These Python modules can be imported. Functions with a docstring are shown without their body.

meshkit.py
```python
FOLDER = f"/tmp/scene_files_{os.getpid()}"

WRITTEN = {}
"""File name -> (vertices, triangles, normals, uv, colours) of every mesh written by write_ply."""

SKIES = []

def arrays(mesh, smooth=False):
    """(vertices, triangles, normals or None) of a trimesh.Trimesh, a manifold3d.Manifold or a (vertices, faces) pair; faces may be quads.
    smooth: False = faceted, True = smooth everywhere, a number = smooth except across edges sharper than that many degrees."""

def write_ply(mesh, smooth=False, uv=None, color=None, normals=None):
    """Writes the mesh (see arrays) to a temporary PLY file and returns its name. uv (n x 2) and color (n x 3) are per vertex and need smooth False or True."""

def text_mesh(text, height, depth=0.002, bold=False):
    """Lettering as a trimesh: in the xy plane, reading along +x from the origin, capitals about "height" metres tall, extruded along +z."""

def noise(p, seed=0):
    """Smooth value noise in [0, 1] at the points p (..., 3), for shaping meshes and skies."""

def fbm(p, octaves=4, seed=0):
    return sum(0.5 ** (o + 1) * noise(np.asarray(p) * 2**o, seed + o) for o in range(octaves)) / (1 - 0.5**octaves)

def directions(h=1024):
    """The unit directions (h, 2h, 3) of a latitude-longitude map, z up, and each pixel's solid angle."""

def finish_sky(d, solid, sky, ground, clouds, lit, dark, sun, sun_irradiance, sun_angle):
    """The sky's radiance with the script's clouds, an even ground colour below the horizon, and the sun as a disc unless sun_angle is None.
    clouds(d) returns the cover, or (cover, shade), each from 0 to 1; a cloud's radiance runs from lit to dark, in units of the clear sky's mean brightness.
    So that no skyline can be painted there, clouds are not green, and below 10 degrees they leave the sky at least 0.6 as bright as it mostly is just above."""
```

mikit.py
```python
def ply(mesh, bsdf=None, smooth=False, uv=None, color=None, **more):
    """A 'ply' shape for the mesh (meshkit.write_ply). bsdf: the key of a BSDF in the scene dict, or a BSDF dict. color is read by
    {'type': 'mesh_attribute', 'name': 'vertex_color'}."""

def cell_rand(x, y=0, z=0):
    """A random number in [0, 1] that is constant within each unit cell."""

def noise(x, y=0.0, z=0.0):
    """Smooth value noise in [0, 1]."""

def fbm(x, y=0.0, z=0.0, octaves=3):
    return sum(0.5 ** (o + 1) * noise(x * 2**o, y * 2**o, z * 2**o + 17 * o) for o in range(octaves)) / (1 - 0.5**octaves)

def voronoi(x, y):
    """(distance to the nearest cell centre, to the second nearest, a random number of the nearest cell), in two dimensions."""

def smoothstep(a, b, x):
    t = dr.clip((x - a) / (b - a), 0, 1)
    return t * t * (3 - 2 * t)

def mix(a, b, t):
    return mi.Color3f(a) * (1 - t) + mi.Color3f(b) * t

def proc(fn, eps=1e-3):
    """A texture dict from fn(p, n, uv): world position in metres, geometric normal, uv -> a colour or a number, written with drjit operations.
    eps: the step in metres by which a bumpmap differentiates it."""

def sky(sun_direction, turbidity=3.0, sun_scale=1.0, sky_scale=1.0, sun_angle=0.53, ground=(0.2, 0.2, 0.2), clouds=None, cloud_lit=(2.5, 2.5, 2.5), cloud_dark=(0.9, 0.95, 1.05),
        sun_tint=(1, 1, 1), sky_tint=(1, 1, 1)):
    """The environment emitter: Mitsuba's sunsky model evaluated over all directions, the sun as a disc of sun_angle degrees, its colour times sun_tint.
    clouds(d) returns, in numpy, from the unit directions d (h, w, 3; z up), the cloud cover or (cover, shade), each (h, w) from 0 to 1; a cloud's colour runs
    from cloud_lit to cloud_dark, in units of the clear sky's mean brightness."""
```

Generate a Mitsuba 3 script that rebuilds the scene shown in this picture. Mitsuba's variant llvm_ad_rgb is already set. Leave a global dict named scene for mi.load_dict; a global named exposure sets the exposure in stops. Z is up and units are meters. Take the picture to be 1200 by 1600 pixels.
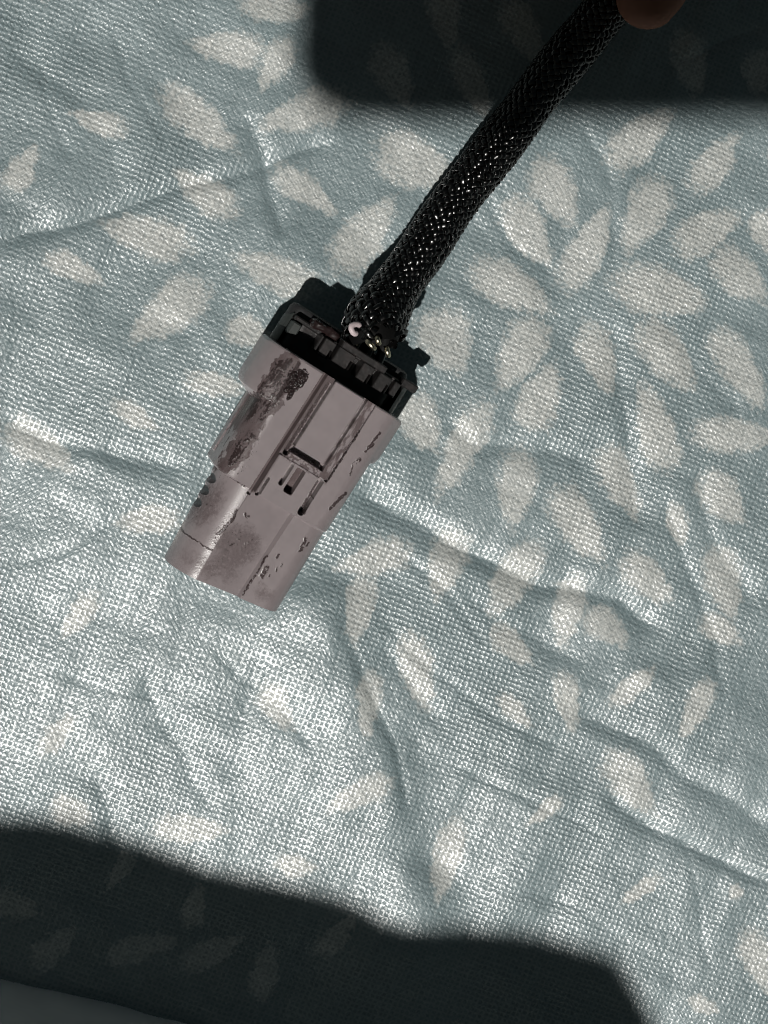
import math, random
import numpy as np, trimesh, mitsuba as mi, drjit as dr
import manifold3d as m3
import mikit, meshkit
from mikit import proc, noise, fbm, smoothstep, mix, ply

random.seed(7)
rng = np.random.default_rng(7)
T = mi.ScalarTransform4f
MM = 1e-3

# ------------------------------------------------------------------ camera, sun, exposure
EYE = np.array([-0.050, 0.0, 0.290])
TARGET = np.zeros(3)
HALF = 0.060                                  # half of the frame's width on the cloth, metres
DIST = np.linalg.norm(TARGET - EYE)
SUN = np.array([-0.58 * 0.574, -0.815 * 0.574, 0.819])
SUN /= np.linalg.norm(SUN)
exposure = 1.5
scene, labels = {'type': 'scene'}, {}
scene['camera'] = {'type': 'perspective', 'fov_axis': 'x', 'fov': math.degrees(2 * math.atan(HALF / DIST)), 'near_clip': 0.005, 'far_clip': 50.0,
                   'to_world': T().look_at(origin=EYE.tolist(), target=TARGET.tolist(), up=[0, 1, 0])}
scene['daylight'] = mikit.sky(SUN.tolist(), turbidity=3, sky_scale=0.165, sun_angle=1.0, ground=(0.1, 0.1, 0.1), sun_tint=(0.86, 1.0, 1.25), sky_tint=(1.28, 1.0, 0.56))

FWD = (TARGET - EYE) / DIST
RIGHT = np.cross(FWD, [0, 1, 0]); RIGHT /= np.linalg.norm(RIGHT)
UP = np.cross(RIGHT, FWD)


def at(px, py, z=0.0):
    """The point at height z that stands at pixel (px, py) of the 1200 x 1600 photograph: used to lay things out on the cloth."""
    d = FWD + RIGHT * (HALF / DIST) * (px - 600) / 600 - UP * (HALF / DIST) * (py - 800) / 600
    return EYE + d * (z - EYE[2]) / d[2]


def sag(x, y):
    """The bed under the cloth falls away towards the lower left; x, y in mm."""
    t = -0.47 * x - 0.88 * y
    return -0.14 * 15 * np.logaddexp(0, (np.minimum(t, 130) - 15) / 15)


def on_cloth(px, py):
    q = at(px, py)
    for _ in range(4):
        q = at(px, py, float(sag(q[0] * 1e3, q[1] * 1e3)) * 1e-3)
    return q


# ------------------------------------------------------------------ helpers
def add(key, mesh, bsdf, smooth=30, label=None, category=None, group=None, kind=None):
    base, n = key, 1
    while key in scene:
        key = f'{base}_{n:03d}'; n += 1
    scene[key] = ply(mesh, bsdf, smooth)
    tag(key, label, category, group, kind)
    return key


def tag(key, label=None, category=None, group=None, kind=None):
    d = {k: v for k, v in dict(label=label, category=category, group=group, kind=kind).items() if v}
    if d:
        labels[key] = d


def principled(**k):
    return {'type': 'twosided', 'b': {'type': 'principled', **k}}


def rgb(*c):
    return {'type': 'rgb', 'value': list(c)}


def bumped(fn, eps, inner):
    return {'type': 'twosided', 'b': {'type': 'bumpmap', 'arbitrary': proc(fn, eps), 'scale': 1.0, 'nested': inner}}


# ------------------------------------------------------------------ the cloth
# printed leaves: (x, y, length, width, angle) in pixels of the photograph, angle clockwise, the pointed end first
LEAVES = [(355,75,112,48,185),(312,188,138,56,40),(152,190,86,34,195),(33,265,78,38,-60),(320,300,108,48,213),(228,367,132,58,195),(117,421,88,36,22),(262,488,136,64,142),
(430,427,130,52,202),(478,298,108,44,34),(475,175,140,52,160),(570,368,140,66,-52),(430,10,104,44,5),(392,520,74,46,20),(338,602,92,34,8),
(695,25,96,50,80),(820,52,112,50,60),(738,130,112,46,65),(615,120,100,56,60),(1080,97,104,56,80),(1186,112,70,48,90),(650,255,126,74,20),(868,300,112,64,60),(826,362,116,60,55),
(1000,215,130,60,-40),(918,388,140,54,-62),(1005,338,128,62,118),(1118,252,112,52,-50),(1105,362,122,62,-28),(1158,432,116,60,40),(800,450,142,62,28),(1032,457,156,74,12),(698,535,104,80,70),
(812,552,126,66,120),(845,620,112,62,-65),(935,560,112,52,70),(1042,557,134,66,50),(1155,578,144,58,58),(1024,668,138,56,252),(1148,680,134,52,3),(722,703,156,52,118),(806,765,124,56,98),
(905,822,132,62,58),(970,753,122,52,63),(1130,780,96,60,50),(1060,820,68,30,80),(698,882,112,56,107),(803,905,128,60,125),(890,955,112,50,102),(948,980,84,50,40),(1012,905,104,54,45),
(1133,910,116,60,75),(1128,985,74,40,30),(802,1010,84,40,42),(652,1050,124,48,75),(585,872,112,52,165),(560,950,112,42,100),(575,1100,102,38,95),(657,662,96,60,60),
(228,813,98,40,175),(62,698,116,56,35),(214,652,76,32,30),(122,963,84,34,130),(92,1148,78,32,-50),(433,1105,84,42,60),(113,1270,66,42,30),(300,1295,116,42,5),(558,1240,104,42,155),
(462,1352,66,32,10),(185,1365,66,26,120),(303,1418,68,34,-80),(20,1415,78,46,20),(222,1482,106,42,-15),(332,1488,96,40,-25),(525,1460,84,34,-50),(85,1480,82,40,-45),(415,1515,90,40,-80),
(888,1100,98,36,78),(805,1112,74,28,42),(990,1072,88,36,-40),(1087,1109,98,42,115),(988,1226,124,54,52),(698,1345,134,44,103),(850,1268,66,28,142),(1002,1390,76,26,148),(1152,1394,28,24,0),
(1098,1570,54,26,25),(1187,1505,116,52,65),(1194,362,66,44,80),(640,-40,110,50,30),(60,-60,110,50,80),(-60,200,110,50,30),(-70,900,120,50,120),(1270,900,120,50,60),(1260,250,120,52,10),
(1120,-90,120,50,60),(300,1680,110,45,20),(700,1650,100,40,100),(1000,1690,110,45,60),(430,100,90,40,120)]
LEAF = []
for lx, ly, ll, lw, la in LEAVES:
    c = on_cloth(lx, ly)
    th = math.radians(-la)
    LEAF.append((c[0] * 1e3, c[1] * 1e3, math.cos(th), math.sin(th), 20.0 / ll * 0.94, 20.0 / lw * 0.94))


def print_mask(p):
    """How much of the cream leaf print covers the point."""
    x, y = p.x * 1e3, p.y * 1e3
    wx = (noise(x * 0.9, y * 0.9, 3.0) - 0.5) * 0.8 + (noise(x * 3.1, y * 3.1, 7.0) - 0.5) * 0.35
    wy = (noise(x * 0.9, y * 0.9, 13.0) - 0.5) * 0.8 + (noise(x * 3.1, y * 3.1, 17.0) - 0.5) * 0.35
    x, y = x + wx, y + wy
    best = mi.Float(9.0)
    for cx, cy, c, s, il, iw in LEAF:
        dx, dy = x - cx, y - cy
        a = (dx * c + dy * s) * il
        b = (dy * c - dx * s) * iw
        w = 1.0 - 0.38 * a
        best = dr.minimum(best, a * a + dr.square(b / dr.maximum(w, 0.3)))
    # beyond the picture the same print goes on, leaf by leaf in the cells of a loose grid
    gx_, gy_ = p.x * 1e3, p.y * 1e3
    far = mi.Float(9.0)
    for turn, ox in ((0.5, 0.0), (-0.9, 41.0)):
        c, s = math.cos(turn), math.sin(turn)
        d1, d2, w = mikit.voronoi((gx_ * c + gy_ * s) / 21.0 + ox, (gy_ * c - gx_ * s) / 10.5 + ox)
        far = dr.minimum(far, dr.square(d1 / (0.24 + 0.1 * w)))
    best = dr.select((dr.abs(gx_) > 66) | (dr.abs(gy_) > 88), far, best)
    return 1.0 - smoothstep(0.40, 1.38, best + (noise(p.x * 2600, p.y * 2600, 5.0) - 0.5) * 0.6 + (noise(p.x * 900, p.y * 900, 5.0) - 0.5) * 0.3)


NET = math.radians(-21.0)
NC, NS, NP = math.cos(NET), math.sin(NET), 0.81e-3


def net(p, bumps=False):
    """The embossed square net of the cloth: 1 on its threads, 0 in the cells."""
    x, y = p.x, p.y
    wob = 0.17
    gx = (x * NC + y * NS) / NP + wob * (noise(x * 1300, y * 1300, 1.0) - 0.5) * 2 + 0.7 * (noise(x * 60, y * 60, 5.0) - 0.5)
    gy = (y * NC - x * NS) / NP + wob * (noise(x * 1300, y * 1300, 9.0) - 0.5) * 2 + 0.7 * (noise(x * 60, y * 60, 15.0) - 0.5)
    ax = 0.5 + 0.5 * dr.cos(2 * math.pi * gx)
    ay = 0.5 + 0.5 * dr.cos(2 * math.pi * gy)
    b = ax + ay
    ax, ay = smoothstep(0.45, 0.85, ax), smoothstep(0.45, 0.85, ay)
    g = 1.0 - (1.0 - ax) * (1.0 - ay)
    return (g, b) if bumps else g


def fibres(p):
    x, y = p.x, p.y
    n1 = noise((x * 0.87 + y * 0.5) * 1700, (y * 0.87 - x * 0.5) * 5200, 2.0)
    n2 = noise((x * 0.5 - y * 0.87) * 1500, (y * 0.5 + x * 0.87) * 4600, 4.0)
    return 0.5 * (n1 + n2)


def cloth_colour(p, n, uv):
    m = print_mask(p)
    f = fibres(p)
    g = net(p)
    v = fbm(p.x * 90, p.y * 90, 1.0)
    teal = mix([0.071, 0.112, 0.121], [0.178, 0.236, 0.250], v * 0.5 + f * 0.6)
    teal = mix(teal, mi.Color3f(0.30, 0.37, 0.375), g * 0.14)
    cream = mix([0.29, 0.298, 0.284], [0.54, 0.545, 0.515], f * 0.7 + g * 0.35)
    return mix(teal, cream, m * (0.52 + 0.38 * f))


def cloth_rough(p, n, uv):
    return 0.72 - 0.28 * net(p)


def cloth_height(p, n, uv):
    a = 0.5 + 0.9 * noise(p.x * 60, p.y * 60, 8.0)
    g, b = net(p, True)
    return (g * 0.058e-3 + b * 0.040e-3) * a + (1.0 - 0.45 * g) * (fibres(p) * 0.14e-3 + fbm(p.x * 1500, p.y * 1500, 6.0, 2) * 0.10e-3)


scene['mat_cloth'] = bumped(cloth_height, 4e-5, {'type': 'principled', 'base_color': proc(cloth_colour), 'roughness': proc(cloth_rough), 'eta': 2.45})


def seg(x, y, pts):
    """Signed side and distance (mm) to a polyline of the photograph, and the place along it from 0 to 1."""
    P = np.array([on_cloth(*q)[:2] * 1e3 for q in pts])
    best, side, along = np.full(x.shape, 1e9), np.zeros(x.shape), np.zeros(x.shape)
    n = len(P) - 1
    for i in range(n):
        a, b = P[i], P[i + 1]
        d = b - a
        L = np.hypot(*d)
        t = np.clip(((x - a[0]) * d[0] + (y - a[1]) * d[1]) / L**2, 0, 1)
        ex, ey = x - a[0] - t * d[0], y - a[1] - t * d[1]
        dist = np.hypot(ex, ey)
        s = (d[0] * (y - a[1]) - d[1] * (x - a[0])) / L
        m = dist < best
        best, side, along = np.where(m, dist, best), np.where(m, s, side), np.where(m, (i + t) / n, along)
    return best, side, along


# folds of the cloth: (polyline, depth in mm, width in mm, kind)
FOLDS = [([(-60, 400), (120, 345), (300, 290), (420, 255), (545, 212)], -0.55, 1.5, 'v'),
         ([(540, 760), (620, 805), (740, 860), (800, 895), (980, 950), (1060, 985)], -0.95, 2.6, 'v'),
         ([(480, 850), (540, 960), (585, 1100), (630, 1240), (690, 1440), (720, 1520)], 1.1, 3.6, 's'),
         ([(880, 1100), (1000, 1160), (1100, 1230), (1260, 1330)], -0.6, 3.0, 'v'),
         ([(700, 1190), (820, 1245), (960, 1310)], -0.20, 0.8, 'v'),
         ([(930, 1230), (1010, 1290), (1100, 1340), (1260, 1400)], -0.6, 1.7, 'v'),
         ([(225, 1040), (250, 1120), (300, 1210), (345, 1270)], -0.3, 2.0, 'v'),
         ([(150, 1200), (175, 1260), (180, 1330)], -0.4, 2.0, 'v'),
         ([(385, 170), (415, 260), (440, 380)], -0.45, 2.2, 'v'),
         ([(-20, 660), (90, 690), (200, 720), (300, 725)], -0.55, 2.6, 'v'),
         ([(960, 480), (972, 600), (985, 720), (1010, 840)], -0.5, 2.6, 'v'),
         ([(690, 640), (740, 690), (860, 700), (930, 720)], -0.5, 2.6, 'v'),
         ([(1080, 720), (1110, 840), (1190, 960)], -0.5, 3.2, 'v'),
         ([(600, 1000), (640, 1060), (700, 1150)], -0.35, 2.0, 'v'),
         ([(880, 520), (760, 610), (690, 700)], 0.35, 3.0, 'v'),
         ([(420, 1010), (380, 1120), (360, 1230)], -0.35, 3.0, 'v'),
         ([(20, 60), (130, 170), (200, 300)], -0.3, 3.0, 'v'),
         ([(1050, 95), (1200, 40)], -0.35, 1.6, 'v'),
         ([(1020, 480), (1100, 590), (1160, 640)], -0.3, 2.2, 'v'),
         ([(720, 930), (800, 980), (930, 1050)], -0.3, 2.0, 'v'),
         ([(540, 980), (600, 1130), (640, 1290)], -0.35, 1.3, 'v'), ([(590, 960), (650, 1020), (760, 1120), (900, 1180)], -0.22, 0.9, 'v'), ([(610, 850), (700, 930), (760, 1010)], -0.25, 1.1, 'v'),
         ([(60, 1040), (150, 1075), (260, 1090)], -0.16, 0.9, 'v'), ([(330, 1010), (420, 1090), (500, 1190)], -0.2, 1.0, 'v'), ([(0, 880), (120, 850), (230, 790)], -0.2, 1.4, 'v'),
         ([(760, 300), (800, 380), (870, 430)], -0.2, 1.1, 'v'), ([(900, 180), (960, 300), (960, 430)], -0.2, 1.3, 'v'), ([(1040, 760), (1060, 870), (1120, 1010), (1140, 1100)], -0.26, 1.4, 'v'),
         ([(780, 1390), (900, 1420), (1040, 1500)], -0.14, 1.0, 'v'), ([(1060, 1300), (1090, 1420), (1110, 1530)], -0.14, 0.9, 'v'), ([(60, 40), (70, 160), (110, 260)], -0.14, 1.0, 'v'), ([(180, 30), (200, 130), (270, 240)], -0.14, 0.9, 'v')]


def axis_lines(lo, hi, step, far):
    c = list(np.arange(lo, hi + step / 2, step))
    s, x = step, hi
    while x < far:
        s *= 1.18; x += s; c.append(x)
    s, x, pre = step, lo, []
    while x > -far:
        s *= 1.18; x -= s; pre.append(x)
    return np.array(pre[::-1] + c)


def cloth_z(x, y):
    """Height of the cloth in mm at x, y in mm."""
    P = np.stack([x, y, np.zeros_like(x)], -1)
    z = (meshkit.fbm(P * 0.055, 3, 5) - 0.5) * 1.3
    Q = np.stack([(x * 0.45 + y * 0.9) * 0.045, (y * 0.45 - x * 0.9) * 0.13, x * 0], -1)
    z += (meshkit.fbm(Q, 3, 9) - 0.5) * 1.25
    Q = np.stack([(x * 0.9 - y * 0.42) * 0.06, (y * 0.9 + x * 0.42) * 0.17, x * 0], -1)
    z += (meshkit.fbm(Q, 2, 21) - 0.5) * 0.7
    wx, wy = x + (meshkit.noise(P * 0.16, 31) - 0.5) * 1.6, y + (meshkit.noise(P * 0.16, 37) - 0.5) * 1.6
    for pts, depth, width, kind in FOLDS:
        d, s, t = seg(wx, wy, pts)
        end = np.clip(np.minimum(t, 1 - t) / 0.14, 0, 1)
        end = end * end * (3 - 2 * end)
        if kind == 'v':
            z += 1.1 * depth * end * np.exp(-np.abs(d / (0.72 * width)) ** 1.5)
        else:
            z += 1.7 * depth * end * 1 / (1 + np.exp(-s * -1.0 / width * 2.2)) * np.exp(-(d / (4 * width)) ** 2)
    r = np.maximum(np.abs(x) / 75, np.abs(y) / 95)
    z *= np.clip(2.2 - r, 0, 1)
    return z + sag(x, y)


gx, gy = axis_lines(-74, 74, 0.42, 900), axis_lines(-92, 94, 0.42, 900)
X, Y = np.meshgrid(gx, gy)
Z = cloth_z(X, Y)
nx, ny = len(gx), len(gy)
idx = np.arange(nx * ny).reshape(ny, nx)
quads = np.stack([idx[:-1, :-1], idx[:-1, 1:], idx[1:, 1:], idx[1:, :-1]], -1).reshape(-1, 4)
add('leaf_print_cloth', (np.stack([X, Y, Z], -1).reshape(-1, 3) * MM, quads), 'mat_cloth', True,
    'wrinkled teal cloth with cream leaf print and embossed net weave under everything', kind='structure')

# ------------------------------------------------------------------ grey blanket: its unseen heap is added, the ridge shaped to shade the lower edge
scene['mat_blanket'] = bumped(lambda p, n, uv: fbm(p.x * 900, p.y * 900, p.z * 900, 2) * 0.12e-3, 1e-4,
    {'type': 'principled', 'base_color': proc(lambda p, n, uv: mix([0.70, 0.685, 0.685], [0.82, 0.81, 0.805], fbm(p.x * 260, p.y * 260, p.z * 260))), 'roughness': 0.85, 'specular': 0.2})
EDGE = [(-900, 1250), (-400, 1268), (-150, 1280), (0, 1287), (60, 1293), (120, 1302), (190, 1322), (250, 1342), (330, 1370), (400, 1384), (480, 1395), (560, 1418), (605, 1440), (640, 1452), (700, 1456), (800, 1468),
        (880, 1484), (940, 1500), (968, 1515), (988, 1542), (1005, 1570), (1025, 1610), (1050, 1690), (1075, 1800), (1090, 1950)]
BASE = [(-900, 1380), (-400, 1450), (-150, 1505), (0, 1537), (60, 1550), (120, 1564), (190, 1582), (250, 1598), (330, 1618), (400, 1640), (480, 1660), (560, 1680), (605, 1690), (640, 1700), (700, 1712), (800, 1735),
        (880, 1750), (940, 1765), (968, 1772), (988, 1780), (1005, 1790), (1025, 1805), (1050, 1840), (1075, 1900), (1090, 2000)]
HB = 0.205
EDGE = [(a, b - 17) for a, b in EDGE]


def dense(pts, n):
    p = np.array(pts, float)
    t = np.concatenate([[0], np.cumsum(np.hypot(*np.diff(p, axis=0).T))])
    tt = np.linspace(0, t[-1], n)
    return np.stack([np.interp(tt, t, p[:, 0]), np.interp(tt, t, p[:, 1])], 1)


k = np.linspace(0, 1, 25)
tsrc = np.linspace(0, 1, 240)
E2 = np.stack([np.interp(tsrc, k, np.array(EDGE)[:, i]) for i in (0, 1)], 1)
B2 = np.stack([np.interp(tsrc, k, np.array(BASE)[:, i]) for i in (0, 1)], 1)
ridge = np.array([on_cloth(*e) for e in E2]) + SUN / SUN[2] * HB
foot = np.array([on_cloth(*e) for e in B2])
rows = [foot + np.array([0, 0.004, -0.012])]
for s in np.linspace(0, 1, 40):
    q = foot * (1 - s) + ridge * s
    w = math.sin(math.pi * s)
    q = q - np.array([0, 1, 0.35]) * (w * 0.020)
    P = q * 26 + 5
    q = q + np.stack([0 * q[:, 0], meshkit.fbm(P, 3, 3) - 0.75, 0 * q[:, 0]], 1) * 0.03 * w
    q[:, 2] += 0.0035 * (1 - s)
    rows.append(q)
back = np.array([[0, -0.05, -0.012], [0, -0.11, -0.05], [0, -0.18, -0.12], [0, -0.24, -0.215]])
for b in back:
    rows.append(ridge + b + np.stack([0 * tsrc, 0 * tsrc, (meshkit.fbm(ridge * 30 + b * 10, 2, 8) - 0.75) * 0.02], 1))
G = np.array(rows)
ii = np.arange(G.shape[0] * G.shape[1]).reshape(G.shape[:2])
bq = np.stack([ii[:-1, :-1], ii[:-1, 1:], ii[1:, 1:], ii[1:, :-1]], -1).reshape(-1, 4)
add('shading_blanket', (G.reshape(-1, 3), bq), 'mat_blanket', True, 'pale grey blanket at the bottom left corner, its unseen heap added to cast the lower shadow', 'blanket')

# ------------------------------------------------------------------ the connector: local x across (right), y along (to the cable), z up; millimetres
ROLL = math.radians(10.0)
AX = np.array([0.5, 0.866, 0.0]); AX /= np.linalg.norm(AX)
VX = np.array([AX[1], -AX[0], 0]) * math.cos(ROLL) + np.array([0, 0, -math.sin(ROLL)])
WX = np.cross(VX, AX)
ORG = at(430, 760, 0.0136)
PITCH = math.radians(10.0)                     # the cable lifts the rear a little
AX, WX = AX * math.cos(PITCH) + WX * math.sin(PITCH), WX * math.cos(PITCH) - AX * math.sin(PITCH)


def place(mesh):
    """Local millimetres to world metres."""
    if hasattr(mesh, 'to_mesh'):
        m = mesh.to_mesh()
        mesh = trimesh.Trimesh(np.array(m.vert_properties[:, :3]), np.array(m.tri_verts), process=False)
    v = np.asarray(mesh.vertices)
    w = ORG + (v[:, :1] * VX + v[:, 1:2] * AX + v[:, 2:3] * WX) * MM
    return trimesh.Trimesh(w, mesh.faces, process=False)


def local(p):
    q = p - mi.Point3f(*ORG.tolist())
    return (dr.dot(q, mi.Vector3f(*VX.tolist())) * 1e3, dr.dot(q, mi.Vector3f(*AX.tolist())) * 1e3, dr.dot(q, mi.Vector3f(*WX.tolist())) * 1e3)


def box(x0, x1, y0, y1, z0, z1):
    return m3.Manifold.cube([x1 - x0, y1 - y0, z1 - z0]).translate([x0, y0, z0])


def rrect(x0, x1, z0, z1, r, seg_=40):
    r = min(r, (x1 - x0) / 2 - 0.01, (z1 - z0) / 2 - 0.01)
    return m3.CrossSection.square([x1 - x0 - 2 * r, z1 - z0 - 2 * r]).translate([x0 + r, z0 + r]).offset(r, m3.JoinType.Round, 2.0, seg_)


def along(cs, y0, y1):
    """Extrudes a section in (x, z) from y0 to y1."""
    return cs.extrude(y1 - y0).rotate([90, 0, 0]).translate([0, y1, 0])


def bar(x0, x1, z0, z1, r, y0, y1, c=0.35):
    """A rounded bar along y with softened ends."""
    cs = rrect(x0, x1, z0, z1, r)
    return m3.Manifold.batch_hull([along(cs, y0 + c, y1 - c), along(cs.offset(-c, m3.JoinType.Round, 2.0, 40), y0, y1), along(cs.offset(-0.3 * c, m3.JoinType.Round, 2.0, 40), y0 + 0.3 * c, y1 - 0.3 * c)])


def plan(x0, x1, y0, y1, r, z0, z1):
    """A slot with rounded corners in plan."""
    r = min(r, (x1 - x0) / 2 - 0.01, (y1 - y0) / 2 - 0.01)
    return m3.CrossSection.square([x1 - x0 - 2 * r, y1 - y0 - 2 * r]).translate([x0 + r, y0 + r]).offset(r, m3.JoinType.Round, 2.0, 24).extrude(z1 - z0).translate([0, 0, z0])


def soft(x0, x1, y0, y1, z0, z1, c):
    """A box with softened edges."""
    return m3.Manifold.batch_hull([box(x0 + c, x1 - c, y0 + c, y1 - c, z0, z1), box(x0, x1, y0 + c, y1 - c, z0 + c, z1 - c), box(x0 + c, x1 - c, y0, y1, z0 + c, z1 - c)])


def four(x0, x1, z0, z1, ra, rb, rc, rd, d=0.0):
    """A section with its own radius at each corner (upper left, upper right, lower right, lower left), shrunk by d."""
    C = m3.CrossSection.circle
    return m3.CrossSection.batch_hull([C(ra - d, 64).translate([x0 + ra, z1 - ra]), C(rb - d, 64).translate([x1 - rb, z1 - rb]), C(rc - d, 48).translate([x1 - rc, z0 + rc]), C(rd - d, 48).translate([x0 + rd, z0 + rd])])


def nose_cs(d):
    return four(-7.8, 11.0, -11.4, -0.75, 5.6, 3.0, 3.4, 4.4, d)


body = m3.Manifold.batch_hull([along(nose_cs(0), -2, 2), along(nose_cs(0.25).translate([0.9, 0]), -18.6, -17.5), along(nose_cs(0.5).translate([0.9, 0]), -19.2, -17)])
body += m3.Manifold.batch_hull([along(four(-9.0, 11.1, -12.6, 0.0, 3.4, 2.6, 3, 3, d), -2.3 + e, 18 - e) for d, e in ((0, 0.25), (0.25, 0))])   # the raised block
body += m3.Manifold.batch_hull([along(rrect(-9.6, 11.0, -12.6, -0.9, 4.6), 9.3, 12), along(rrect(-11.5, 12.3, -13.6, -0.12, 5.0), 10.3, 17.9), along(rrect(-11.9, 12.6, -13.8, -0.02, 5.2), 11.4, 17.5)])   # the collar at its rear
body += soft(9.6, 11.9, -1.0, 9.8, -8.2, -6.4, 0.25)                          # side rib
body = body.trim_by_plane([-0.115, 0.9934, 0.0], -17.7)                        # the mouth is cut a little askew
cuts = []
# sunk facet on the nose
cuts.append(m3.Manifold.hull_points(np.array([[-2.75, y, -0.75 + 0.001] for y in (-19, -2.2)] + [[-2.5, y, -1.0] for y in (-19, -2.2)] + [[4.6, y, -1.62] for y in (-19, -2.2)] + [[5.15, y, -0.7] for y in (-19, -2.2)])))
# the middle bay: between the two grooves everything lies lower
cuts.append(box(-2.2, 6.35, 4.4, 19, -0.55, 1))
cuts.append(m3.Manifold.hull_points(np.array([[x, y, z] for y in (-3.2, 19) for x, z in ((-3.1, 0.01), (-3.1, 0.3), (-2.1, 0.3), (-2.1, -0.3), (-2.35, -1.6), (-2.85, -1.6))])))
cuts.append(plan(-1.75, -0.80, 4.6, 17.3, 0.45, -1.9, 1))                       # slot left of the latch
cuts.append(box(4.5, 5.05, 5.4, 19, -2.0, 1))                                   # gap right of the latch
cuts.append(box(-0.9, 4.55, 5.45, 19, -2.0, 1))                                 # the latch's own bay
cuts.append(box(-0.45, 4.5, 5.45, 6.5, -6.5, 1))                                # the window at its end
cuts.append(box(-1.6, 5.1, -2.4, 4.42, -0.28, 1))                               # the plate before it
cuts.append(plan(0.15, 0.88, 0.45, 4.25, 0.3, -2.2, 1))
cuts.append(plan(1.35, 2.90, -0.05, 4.15, 0.45, -2.4, 1))
cuts.append(plan(5.0, 6.0, -1.85, 4.6, 0.45, -2.2, 1))
cuts.append(plan(-1.78, -1.16, -2.75, 0.7, 0.28, -2.2, 1))
cuts.append(box(6.3, 6.42, 4.6, 19, -0.75, 1))
for y in (-4.4, -6.45, -8.6):                                                    # side grip pockets
    for s in (-1, 1):
        cuts.append(m3.Manifold.sphere(1.0, 32).scale([1.9, 0.92, 3.4]).translate([-8.1 if s < 0 else 11.3, y, -6.7]))
cuts.append(along(rrect(-8.2, 9.3, -12.4, -3.3, 3.5), 9.0, 19)) ; cuts.append(along(rrect(-9.4, 10.6, -12.4, -2.4, 4.0), 15.5, 19))                  # hollow rear
cuts.append(along(rrect(-5.2, 9.4, -9.8, -2.9, 3.0), -19, -3.0))                # hollow nose
body -= m3.Manifold.batch_boolean(cuts, m3.OpType.Add)
skirt = along(rrect(-10.4, 12.1, -13.4, -7.2, 3.4), 15.0, 24.4) ^ plan(-10.4, 12.1, 10.0, 24.2, 2.6, -20, 2)
skirt -= along(rrect(-9.6, 10.8, -12.6, -4.0, 3.0), 14.0, 25)
skirt -= box(-9.3, 10.6, 18.05, 25, -9.4, 0)
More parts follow.
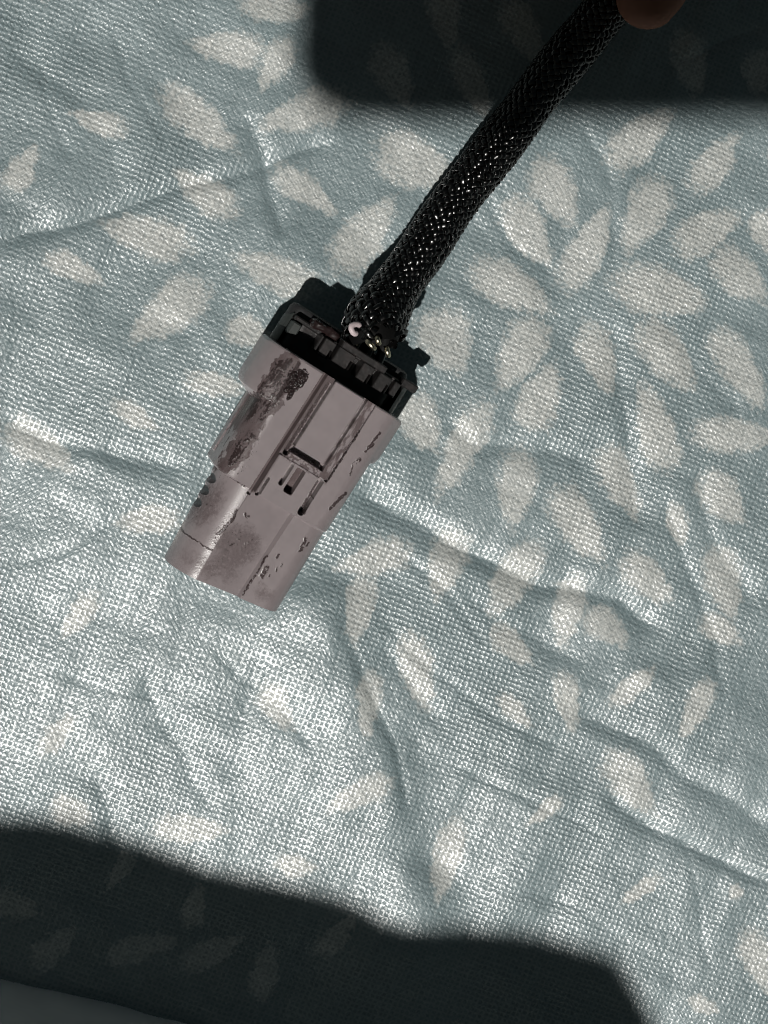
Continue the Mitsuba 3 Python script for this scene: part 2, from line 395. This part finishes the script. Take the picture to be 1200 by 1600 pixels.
skirt += soft(-9.5, -8.0, 20.4, 22.5, -9.5, -6.2, 0.2)


def back_(m):
    return m.translate([0, -0.55, 0])


def line(x, y, x0, y0, x1, y1, w):
    """1 on a thin line from one local point to another."""
    dx, dy = x1 - x0, y1 - y0
    L2 = dx * dx + dy * dy
    t = dr.clip(((x - x0) * dx + (y - y0) * dy) / L2, 0, 1)
    w = w * 1.25
    d = dr.sqrt(dr.square(x - x0 - t * dx) + dr.square(y - y0 - t * dy))
    return 1.0 - smoothstep(w * 0.5, w, d)


def blot(x, y, cx, cy, rx, ry, rot=0.0):
    """A soft oval number: 1 in its middle, 0 from its rim on."""
    c, s = math.cos(rot), math.sin(rot)
    dx, dy = x - cx, y - cy
    return dr.clip(1.0 - dr.square((dx * c + dy * s) / rx) - dr.square((dy * c - dx * s) / ry), 0, 1)


def grime(p):
    """(film, crust): thin brown smears and thick dark flakes of grease, where the photograph has them."""
    x, y, z = local(p)
    wx = x + (fbm(x * 1.1, y * 1.1, z * 1.1) - 0.5) * 1.6
    wy = y + (fbm(x * 1.1 + 40, y * 1.1, z * 1.1) - 0.5) * 2.4
    streak = fbm(x * 2.6, y * 0.45, z * 1.2 + 3)
    grain = fbm(x * 3.4, y * 3.4, z * 3.4 + 9)
    fine = noise(x * 9.0, y * 9.0, z * 9.0)
    big = dr.minimum(1.0, blot(wx, wy, -7.9, 12.5, 2.3, 6.2, 0.06) * 2.0 + blot(wx, wy, -7.4, 2.5, 1.5, 6.5, -0.05) * 1.2 + blot(wx, wy, -8.9, 8.0, 1.0, 5.0) * 1.2)
    nose_ = dr.minimum(1.0, blot(wx, wy, 0.2, -10.6, 4.6, 4.2, 0.5) * 1.3 + blot(wx, wy, -6.6, -8.0, 2.6, 5.2, -0.1) * 1.0 + blot(wx, wy, -1.0, -15.5, 6.5, 2.2, 0.2) * 0.8 + blot(wx, wy, 7.6, -14.5, 2.4, 1.8) * 0.7)
    film = smoothstep(0.06, 0.30, big * (0.45 + 0.5 * streak)) * (0.62 + 0.45 * streak + 0.1 * fine)
    film = dr.maximum(film, smoothstep(0.06, 0.62, nose_ * (0.10 + 0.75 * grain + 0.4 * streak * fine)) * 0.66)
    chan = smoothstep(-2.9, -2.4, x) * (1 - smoothstep(-1.0, -0.8, x)) * smoothstep(3.8, 5.5, y) * smoothstep(0.25, 0.55, fbm(x * 3.0, y * 0.9, 4.0) * 0.7 + 0.28)
    chan2 = smoothstep(4.7, 5.1, x) * (1 - smoothstep(6.25, 6.5, x)) * smoothstep(3.8, 4.6, y) * smoothstep(0.36, 0.60, fbm(x * 2.6, y * 0.8, 14.0) * 0.8 + 0.15)
    cross = smoothstep(4.0, 4.5, y) * (1 - smoothstep(5.4, 5.7, y)) * smoothstep(-2.0, -1.4, x) * (1 - smoothstep(6.2, 6.6, x)) * smoothstep(0.42, 0.6, grain)
    slot = smoothstep(1.3, 1.5, x) * (1 - smoothstep(2.8, 3.0, x)) * smoothstep(-0.2, 0.1, y) * (1 - smoothstep(4.0, 4.2, y)) * 1.1
    wall = smoothstep(-3.1, -2.9, wx * 0.4 + x * 0.6) * (1 - smoothstep(-2.2, -1.7, x)) * smoothstep(-2.8, -2.4, y) * (0.6 + 0.7 * streak)
    film = dr.maximum(film, dr.maximum(dr.maximum(dr.maximum(chan, chan2), wall) * 0.9, dr.maximum(cross, slot) * 0.9))
    crust = smoothstep(0.66, 0.80, big * (0.2 + 0.6 * streak + 0.42 * grain) + 0.10 * fine)
    crust = dr.maximum(crust, smoothstep(0.70, 0.86, nose_ * 0.35 + 0.6 * grain + 0.16 * fine - 0.06))
    speck = blot(wx, wy, -7.2, 2.0, 2.2, 7.0) * 1.0 + blot(wx, wy, -2.4, -9.5, 1.6, 4.2, 0.1) * 1.1
    crust = dr.maximum(crust, smoothstep(0.66, 0.78, fine * 0.55 + grain * 0.45) * smoothstep(0.1, 0.5, speck))
    jx = x + (noise(x * 3, y * 3, 2.0) - 0.5) * 0.25
    jy = y + (noise(x * 3, y * 3, 12.0) - 0.5) * 0.25
    for a in ((-7.2, -13.45, -2.6, -13.1, 0.13), (5.1, -16.5, 5.05, -13.2, 0.16), (5.05, -12.6, 4.95, -9.6, 0.13), (-2.8, -6.2, -2.5, -7.6, 0.22), (-2.5, -7.6, -3.1, -10.5, 0.26),
              (-1.3, -5.9, -1.0, -6.3, 0.2), (-1.0, -6.3, -0.6, -6.0, 0.18), (9.0, 1.4, 9.8, 4.4, 0.30), (8.2, 8.8, 8.8, 7.2, 0.13), (9.1, 14.8, 8.9, 12.0, 0.22), (9.3, 12.9, 8.8, 11.4, 0.18),
              (8.7, 9.9, 8.4, 9.1, 0.26), (8.6, -4.6, 8.9, -6.4, 0.34), (9.4, -4.9, 9.3, -5.4, 0.18), (6.4, -8.6, 6.4, -9.2, 0.2), (7.2, -10.4, 7.4, -10.9, 0.16),
              (5.9, -11.2, 6.0, -12.7, 0.42), (7.6, -9.6, 7.7, -9.9, 0.14), (6.9, -11.9, 7.0, -12.1, 0.14), (-9.2, 15.0, -9.4, 11.6, 0.34), (-8.5, 16.8, -8.9, 15.0, 0.3), (-7.0, 17.2, -6.6, 15.4, 0.34),
              (6.36, 13.5, 6.36, 4.6, 0.12), (-1.3, 16.6, -1.25, 5.4, 0.5), (5.6, 3.6, 5.9, -1.2, 0.2), (-5.9, -2.45, -3.6, -2.4, 0.16)):
        crust = dr.maximum(crust, line(jx, jy, *a) * smoothstep(0.28, 0.38, grain) * (0.75 + 0.25 * fine))
    top = smoothstep(-9.0, -6.0, z)
    return film * top, dr.clip(crust, 0, 1) * top


def housing_colour(p, n, uv):
    return mix([0.172, 0.147, 0.152], [0.208, 0.178, 0.183], fbm(p.x * 700, p.y * 700, p.z * 700))


def grime_cover(p, n, uv):
    film, crust = grime(p)
    return dr.clip(dr.maximum(film, crust), 0, 0.97)


def grime_colour(p, n, uv):
    x, y, z = local(p)
    film, crust = grime(p)
    return mix(mix([0.050, 0.034, 0.035], [0.085, 0.062, 0.063], fbm(x * 2.2, y * 0.9, z * 2.0)), mi.Color3f(0.022, 0.014, 0.014), crust)


def grime_rough(p, n, uv):
    film, crust = grime(p)
    return 0.54 - 0.25 * crust


def housing_height(p, n, uv):
    film, crust = grime(p)
    x, y, z = local(p)
    return crust * 0.05e-3 + film * 0.025e-3 * noise(x * 4.5, y * 4.5, z * 4.5) + fbm(x * 7.0, y * 7.0, z * 7.0, 2) * 0.010e-3


scene['mat_housing'] = bumped(housing_height, 4e-5, {'type': 'blendbsdf', 'weight': proc(grime_cover),
    'clean': {'type': 'principled', 'base_color': proc(housing_colour), 'roughness': 0.30, 'eta': 1.85},
    'dirty': {'type': 'principled', 'base_color': proc(grime_colour), 'roughness': proc(grime_rough), 'specular': 0.28}})
scene['mat_black'] = bumped(lambda p, n, uv: fbm(p.x * 2500, p.y * 2500, p.z * 2500, 2) * 0.03e-3, 5e-5,
    {'type': 'principled', 'base_color': proc(lambda p, n, uv: mix([0.012, 0.011, 0.011], [0.024, 0.020, 0.020], smoothstep(0.42, 0.75, fbm(p.x * 900, p.y * 900, p.z * 900)))), 'roughness': 0.38, 'specular': 0.5})
scene['mat_shaded_skirt'] = principled(base_color=proc(lambda p, n, uv: mix([0.020, 0.024, 0.023], [0.042, 0.046, 0.044], fbm(p.x * 500, p.y * 500, p.z * 500))), roughness=0.5, specular=0.35)  # grey skirt of the housing, the shade on it painted as a dark tone
scene['mat_seal'] = principled(base_color=rgb(0.016, 0.016, 0.017), roughness=0.55, specular=0.4)
scene['mat_strand'] = principled(base_color=rgb(0.001, 0.001, 0.001), roughness=0.23, specular=0.65)
scene['mat_core'] = principled(base_color=rgb(0.004, 0.004, 0.004), roughness=0.6, specular=0.1)

K = 'cable_connector'
labels[K] = {'label': 'grimy pinkish grey plastic wire connector on the end of a black braided cable', 'category': 'connector'}
add(K + '__housing', place(body), 'mat_housing', 28, 'pinkish grey plastic housing smeared with dark grease')
latch = soft(-0.72, 4.42, 6.45, 17.9, -1.9, -0.10, 0.12)
add(K + '__housing__latch_tab', place(latch), 'mat_housing', 28, 'clean flat grey latch tab')


# the brown lump of grease on the housing's shoulder
def lump():
    n = 90
    gx_, gy_ = np.meshgrid(np.linspace(-8.2, -4.2, n), np.linspace(11.4, 17.4, n))
    wob = (meshkit.fbm(np.stack([gx_ * 1.4, gy_ * 1.4, gx_ * 0 + 3], -1), 3, 6) - 0.5) * np.where(gx_ < -6.0, 2.4, 0.5)
    c = np.clip(1 - ((gx_ + 5.95 - 0.12 * (gy_ - 14) + wob) / 1.25) ** 2 - ((gy_ - 14.9 + wob * 0.6) / 2.2) ** 2, 0, 1)
    tip = np.clip(1 - ((gx_ + 5.5) / 0.42) ** 2 - ((gy_ - 12.7) / 1.0) ** 2, 0, 1)
    P = np.stack([gx_, gy_, gx_ * 0], -1)
    nz = meshkit.fbm(P * 1.9, 3, 2)
    rad = np.sqrt(np.maximum(c, 0.7 * tip))
    h = rad * (0.32 + 1.6 * np.abs(nz - 0.5)) + 0.55 * (meshkit.noise(np.stack([gx_ * 2.5 + gy_ * 1.0, gy_ * 1.3 - gx_ * 0.8, gx_ * 0], -1), 4) - 0.5) * rad - 0.10
    # the shoulder curves down towards the left
    drop = np.where(gx_ < -7.2, -(1 - np.sqrt(np.clip(1 - ((-7.2 - gx_) / 5.2) ** 2, 0, 1))) * 5.2, 0)
    m = trimesh.Trimesh(np.stack([gx_, gy_, h + drop], -1).reshape(-1, 3), None, process=False)
    q = np.arange(n * n).reshape(n, n)
    f = np.vstack([np.stack([q[:-1, :-1], q[:-1, 1:], q[1:, 1:]], -1).reshape(-1, 3), np.stack([q[:-1, :-1], q[1:, 1:], q[1:, :-1]], -1).reshape(-1, 3)])
    keep = (h.reshape(-1)[f] > -0.09).any(1)
    m = trimesh.Trimesh(m.vertices, f[keep], process=False)
    m.remove_unreferenced_vertices()
    return m


scene['mat_grease'] = principled(base_color=rgb(0.016, 0.0095, 0.0095), roughness=0.2, specular=0.8)
add(K + '__housing__grease_lump', place(lump()), 'mat_grease', True, 'glossy dark brown lump of grease')

# black retainer at the rear: a plate with a comb of square teeth on its front
ret = soft(-9.4, 9.6, 22.6, 23.4, -12.2, -6.8, 0.2) + soft(-2.0, 5.9, 23.0, 24.1, -11, -3.7, 0.15) + bar(-9.4, 10.4, -12.4, -7.6, 2.6, 17.0, 23.0, 0.3)
add(K + '__retainer', place(back_(ret)), 'mat_black', 28, 'black plastic retainer closing the rear of the housing')
flap = soft(-7.2, -2.4, 23.2, 24.4, -8.0, -5.2, 0.3).refine_to_length(0.15).warp_batch(lambda v: v + 0.55 * (meshkit.noise(v * 1.1 + 9, 3)[:, None] - 0.5))
add(K + '__retainer__lip', place(back_(flap)), 'mat_grease', 28, 'chewed brownish lip of the retainer')
for x0, x1, y0, zt in ((-5.1, -4.65, 20.4, -4.6), (-4.3, -2.35, 20.2, -4.8), (-2.0, 0.95, 20.5, -4.0), (2.45, 4.45, 20.3, -4.0), (5.5, 7.7, 20.4, -4.3), (8.5, 9.5, 20.6, -5.2)):
    tooth = soft(x0, x1, y0, 23.0, -9.0, zt, 0.12)
    if x1 - x0 > 1:
        tooth -= box(x1 - 0.5, x1 - 0.1, y0 - 1, y0 + 1.5, -10, 0).rotate([0, 0, 0])
    add(K + '__retainer__tooth', place(back_(tooth)), 'mat_black', 28)
add(K + '__retainer__side_tab', place(soft(9.5, 12.3, 22.3, 23.6, -8.0, -5.9, 0.2)), 'mat_black', 28)
add(K + '__side_rail', place(soft(-9.25, -8.0, -1.0, 9.9, -9.4, -7.0, 0.3)), 'mat_housing', 28)
add(K + '__rear_skirt', place(back_(skirt)), 'mat_shaded_skirt', 28, 'rounded grey skirt behind the housing, its shade put into a dark colour')
add(K + '__rear_seal', place(bar(-10.2, 11.2, -12.9, -8.6, 2.0, 20.5, 24.4, 0.8)), 'mat_seal', 28, 'dark rubber seal behind the retainer')

# ------------------------------------------------------------------ braided sleeve
PATH_PX = [(590, 560, 13), (584, 528, 12.6), (588, 500, 11.8), (603, 474, 10.8), (621, 446, 9.8), (655, 399, 8.4), (690, 345, 7.6), (737, 281, 7.2), (787, 217, 7.2), (851, 132, 8.5), (938, 26, 9.5), (1010, -70, 11), (1090, -180, 12), (1190, -320, 14)]
PP = np.array([at(a, b, c * MM) for a, b, c in PATH_PX]) * 1e3
from scipy.interpolate import CubicSpline
tl = np.concatenate([[0], np.cumsum(np.linalg.norm(np.diff(PP, axis=0), axis=1))])
SP = CubicSpline(tl, PP)
LEN = tl[-1]


def frame(s):
    p, t = SP(s), SP(s, 1)
    t /= np.linalg.norm(t, axis=1, keepdims=True)
    b = np.cross(t, [0, 0, 1.0]); b /= np.linalg.norm(b, axis=1, keepdims=True)
    return p, t, b, np.cross(b, t)


def sleeve_r(s):
    return 3.36 + 1.1 * np.exp(-((s - 5.0) / 5.5) ** 2) + 0.10 * np.sin(s * 0.35) - 0.5 * np.exp(-(s / 2.5) ** 2)


def sweep(pts, profile, nrm, bi, closed_=True):
    """Sweeps a closed profile (m, 2: sideways, outward) along points with outward normals and sideways vectors."""
    v = pts[:, None] + profile[None, :, :1] * bi[:, None] + profile[None, :, 1:] * nrm[:, None]
    n, m = len(pts), len(profile)
    q = np.arange(n * m).reshape(n, m)
    a, b = q[:-1], q[1:]
    f = np.stack([a, np.roll(a, -1, 1), np.roll(b, -1, 1), b], -1).reshape(-1, 4)
    f = np.vstack([f[:, [0, 1, 2]], f[:, [0, 2, 3]]])
    return v.reshape(-1, 3), f


NST = 16
KH = 1.02 / 3.62                       # radians per millimetre
parts, off = [], 0
LOBE = []
for a in (3.0, 2.7, 2.35, 1.97, 1.57, 1.17, 0.79, 0.44, 0.14):
    LOBE.append((0.40 * math.cos(a), 0.14 * math.sin(a)))
LOBE = np.array(LOBE[::-1] + [(-0.37, -0.10), (0.37, -0.10)])[:, :]
vs, fs, off = [], [], 0
for sign in (1, -1):
    for i in range(NST):
        s0 = 3.6 + rng.uniform(-1.6, 1.0)
        s = np.arange(s0, LEN, 0.24)
        p, t, b, nrm = frame(s)
        th = 2 * math.pi * i / NST + sign * s * KH + 0.05 * np.sin(s * 0.21 + i) + rng.uniform(-0.03, 0.03)
        fray = np.clip((9.0 - s) / 6.0, 0, 1)
        R = sleeve_r(s) + sign * 0.25 * np.cos(NST * s * KH) + fray * 0.25 * np.sin(i * 2.3 + s * 0.9)
        e = np.cos(th)[:, None] * b + np.sin(th)[:, None] * nrm
        pts = p + R[:, None] * e * np.array([1, 1, 0.97])
        tg = np.gradient(pts, axis=0); tg /= np.linalg.norm(tg, axis=1, keepdims=True)
        si = np.cross(tg, e); si /= np.linalg.norm(si, axis=1, keepdims=True)
        ou = np.cross(si, tg)
        phi = 0.34 * np.sin(s * 1.25 + i * 1.9 + (0.9 if sign > 0 else 0)) + 0.12 * np.sin(s * 3.7 + i * 0.7)
        cp, sp_ = np.cos(phi)[:, None], np.sin(phi)[:, None]
        v, f = sweep(pts * MM, LOBE * MM, ou * cp + si * sp_, si * cp - ou * sp_)
        vs.append(v); fs.append(f + off); off += len(v)
add(K + '__braided_sleeve', (np.vstack(vs), np.vstack(fs)), 'mat_strand', True, 'glossy black braided sleeve over the wires', kind='stuff')
s = np.arange(2.0, LEN, 0.6)
p, t, b, nrm = frame(s)
ang = np.linspace(0, 2 * np.pi, 25)[:-1]
R = sleeve_r(s) - 0.42
core = (p[:, None] + R[:, None, None] * (np.cos(ang)[None, :, None] * b[:, None] + np.sin(ang)[None, :, None] * nrm[:, None])).reshape(-1, 3)
q = np.arange(len(core)).reshape(len(s), 24)
cf = np.stack([q[:-1], np.roll(q[:-1], -1, 1), np.roll(q[1:], -1, 1), q[1:]], -1).reshape(-1, 4)
add(K + '__braided_sleeve__wire_bundle', (core * MM, cf), 'mat_core', True)


def tube(points, r, n=60, sides=12):
    pts = np.array(points, float)
    tt = np.concatenate([[0], np.cumsum(np.linalg.norm(np.diff(pts, axis=0), axis=1))])
    q_ = CubicSpline(tt, pts)(np.linspace(0, tt[-1], n))
    tg = np.gradient(q_, axis=0); tg /= np.linalg.norm(tg, axis=1, keepdims=True)
    a_ = np.cross(tg, [0.31, 0.2, 0.93]); a_ /= np.linalg.norm(a_, axis=1, keepdims=True)
    b_ = np.cross(tg, a_)
    an = np.linspace(0, 2 * np.pi, sides + 1)[:-1]
    prof = np.stack([np.cos(an), np.sin(an)], 1) * r
    v, f = sweep(q_, prof, b_, a_)
    c0, c1 = len(v), len(v) + 1
    v = np.vstack([v, q_[0] - tg[0] * r * 0.5, q_[-1] + tg[-1] * r * 0.5])
    k_ = np.arange(sides)
    f = np.vstack([f, np.stack([np.full(sides, c0), (k_ + 1) % sides, k_], 1), np.stack([np.full(sides, c1), k_ + (n - 1) * sides, (k_ + 1) % sides + (n - 1) * sides], 1)])
    return trimesh.Trimesh(v, f, process=False)


scene['mat_pale_wire'] = principled(base_color=rgb(0.48, 0.40, 0.41), roughness=0.45)
scene['mat_wire'] = principled(base_color=rgb(0.012, 0.012, 0.012), roughness=0.25, specular=0.5)
scene['mat_brass'] = {'type': 'roughconductor', 'material': 'none', 'alpha': 0.22, 'specular_reflectance': rgb(0.55, 0.50, 0.38)}
hook = [at(561, 508, 0.0165), at(554, 507, 0.0172), at(549, 511, 0.0175), at(550, 517, 0.0175), at(556, 521, 0.017)]
add(K + '__wire_loop', tube(hook, 0.00042), 'mat_pale_wire', True, 'pale pinkish curl of wire insulation')
for x0, x1 in ((-2.2, -0.8), (-0.2, 1.8), (2.4, 4.2), (5.0, 6.2)):
    xm = (x0 + x1) / 2
    a_ = place(trimesh.Trimesh([[xm, 21.5, -8.0], [xm * 0.9 + 0.2, 24.0, -8.0], [xm * 0.75 + 0.3, 27.0, -8.4], [xm * 0.6 + 0.5, 30.0, -9.5]], [[0, 1, 2]], process=False)).vertices
    add(K + '__wire', tube(a_, 0.00075), 'mat_wire', True)
for (ax_, ay_), (bx_, by_) in (((574, 533), (585, 545)), ((589, 527), (592, 537)), ((604, 544), (607, 556))):
    add(K + '__metal_clip', tube([at(ax_, ay_, 0.0168), at((ax_ + bx_) / 2, (ay_ + by_) / 2, 0.0174), at(bx_, by_, 0.0168)], 0.00040, 30), 'mat_brass', True)

# ------------------------------------------------------------------ the hand that holds the cable
scene['mat_skin'] = bumped(lambda p, n, uv: (fbm(p.x * 1800, p.y * 1800, p.z * 1800, 2) * 0.05e-3 + noise(p.x * 500, p.y * 2600, p.z * 900) * 0.03e-3), 6e-5,
    {'type': 'principled', 'base_color': proc(lambda p, n, uv: mix([0.12, 0.052, 0.034], [0.16, 0.074, 0.050], fbm(p.x * 220, p.y * 220, p.z * 220))), 'roughness': 0.7, 'specular': 0.12})


def hull_chain(joints):
    out = None
    for (p0, r0), (p1, r1) in zip(joints[:-1], joints[1:]):
        h = m3.Manifold.batch_hull([m3.Manifold.sphere(r0, 28).translate(list(p0)), m3.Manifold.sphere(r1, 28).translate(list(p1))])
        out = h if out is None else out + h
    return out


def w_(px, py, z):
    return at(px, py, z * MM) * 1e3


tip = w_(1013, -6, 17.0)
hand = hull_chain([(tip, 4.9), (w_(1024, -40, 17.5), 6.0), (w_(1045, -200, 26), 7.2), (w_(1075, -440, 46), 8.3), (w_(1090, -760, 52), 10.5)])          # index
hand += hull_chain([(w_(1058, -82, 8.5), 5.2), (w_(1120, -180, 12), 7.5), (w_(1265, -380, 22), 9.0), (w_(1300, -640, 34), 12), (w_(1220, -960, 44), 15)])       # thumb
for j, (dx, dz, l) in enumerate(((-120, -2, 1.0), (-230, -4, 0.96), (-325, -4, 0.86))):                                                                   # three curled fingers
    hand += hull_chain([(w_(1080 + dx * 0.9, -330 - 40 * j, 12 + dz), 5.8), (w_(1060 + dx, -250 - 55 * j, 20 + dz), 6.8), (w_(1060 + dx, -400 - 40 * j, 44 + dz), 7.8), (w_(1078 + dx * 0.8, -760, 50 + dz), 10.2)])
palm = [m3.Manifold.sphere(r, 24).translate(list(w_(x, y, z))) for x, y, z, r in ((1090, -760, 50, 12), (800, -780, 46, 11), (880, -1300, 42, 15), (1180, -1280, 44, 16), (1220, -960, 44, 14))]
hand += m3.Manifold.batch_hull(palm)
hand += hull_chain([(w_(1030, -1300, 43), 22), (w_(1040, -1500, 45), 23), (w_(1100, -2300, 60), 32), (w_(1140, -3300, 80), 40)])
hm = hand.refine_to_length(3.0).to_mesh()
hm = trimesh.Trimesh(np.array(hm.vert_properties[:, :3]) * MM, np.array(hm.tri_verts), process=True)
trimesh.smoothing.filter_taubin(hm, lamb=0.5, nu=0.52, iterations=14)
add('person', hm, 'mat_skin', True, 'hand of a person in shade at the top edge, fingertip pressing the black cable', 'person')

# ------------------------------------------------------------------ the phone that takes the picture, above the frame: its shadow lies across the top
scene['mat_phone'] = principled(base_color=rgb(0.03, 0.03, 0.032), roughness=0.35, specular=0.5)
scene['mat_lens'] = principled(base_color=rgb(0.01, 0.01, 0.012), roughness=0.05, specular=0.6)


HELD = math.radians(-3.0)


def phone_place(m):
    mm = m.to_mesh()
    v = np.array(mm.vert_properties[:, :3]) * MM
    c_, s_ = math.cos(HELD), math.sin(HELD)
    v = np.stack([v[:, 0] * c_ - v[:, 1] * s_, v[:, 0] * s_ + v[:, 1] * c_, v[:, 2]], 1)
    w = EYE - FWD * 0.004 + v[:, :1] * RIGHT + v[:, 1:2] * UP - v[:, 2:3] * FWD
    return trimesh.Trimesh(w, np.array(mm.tri_verts), process=False)


PX0, PX1, PY0, PY1 = -74.0, 11.5, -105.0, 43.0
slab = m3.CrossSection.square([PX1 - PX0 - 22, PY1 - PY0 - 22]).translate([PX0 + 11, PY0 + 11])
phone = m3.Manifold.batch_hull([slab.offset(11, m3.JoinType.Round, 2.0, 64).extrude(6.0).translate([0, 0, 2.0]), slab.offset(9.6, m3.JoinType.Round, 2.0, 64).extrude(8.0).translate([0, 0, 1.0])])
labels['phone'] = {'label': 'black phone held above the cloth, out of the picture, shading the top edge', 'category': 'phone'}
add('phone__body', phone_place(phone), 'mat_phone', 30)
add('phone__lens', phone_place(m3.Manifold.cylinder(1.2, 5.5, 5.5, 48).translate([0, 0, -0.4])), 'mat_lens', 30)
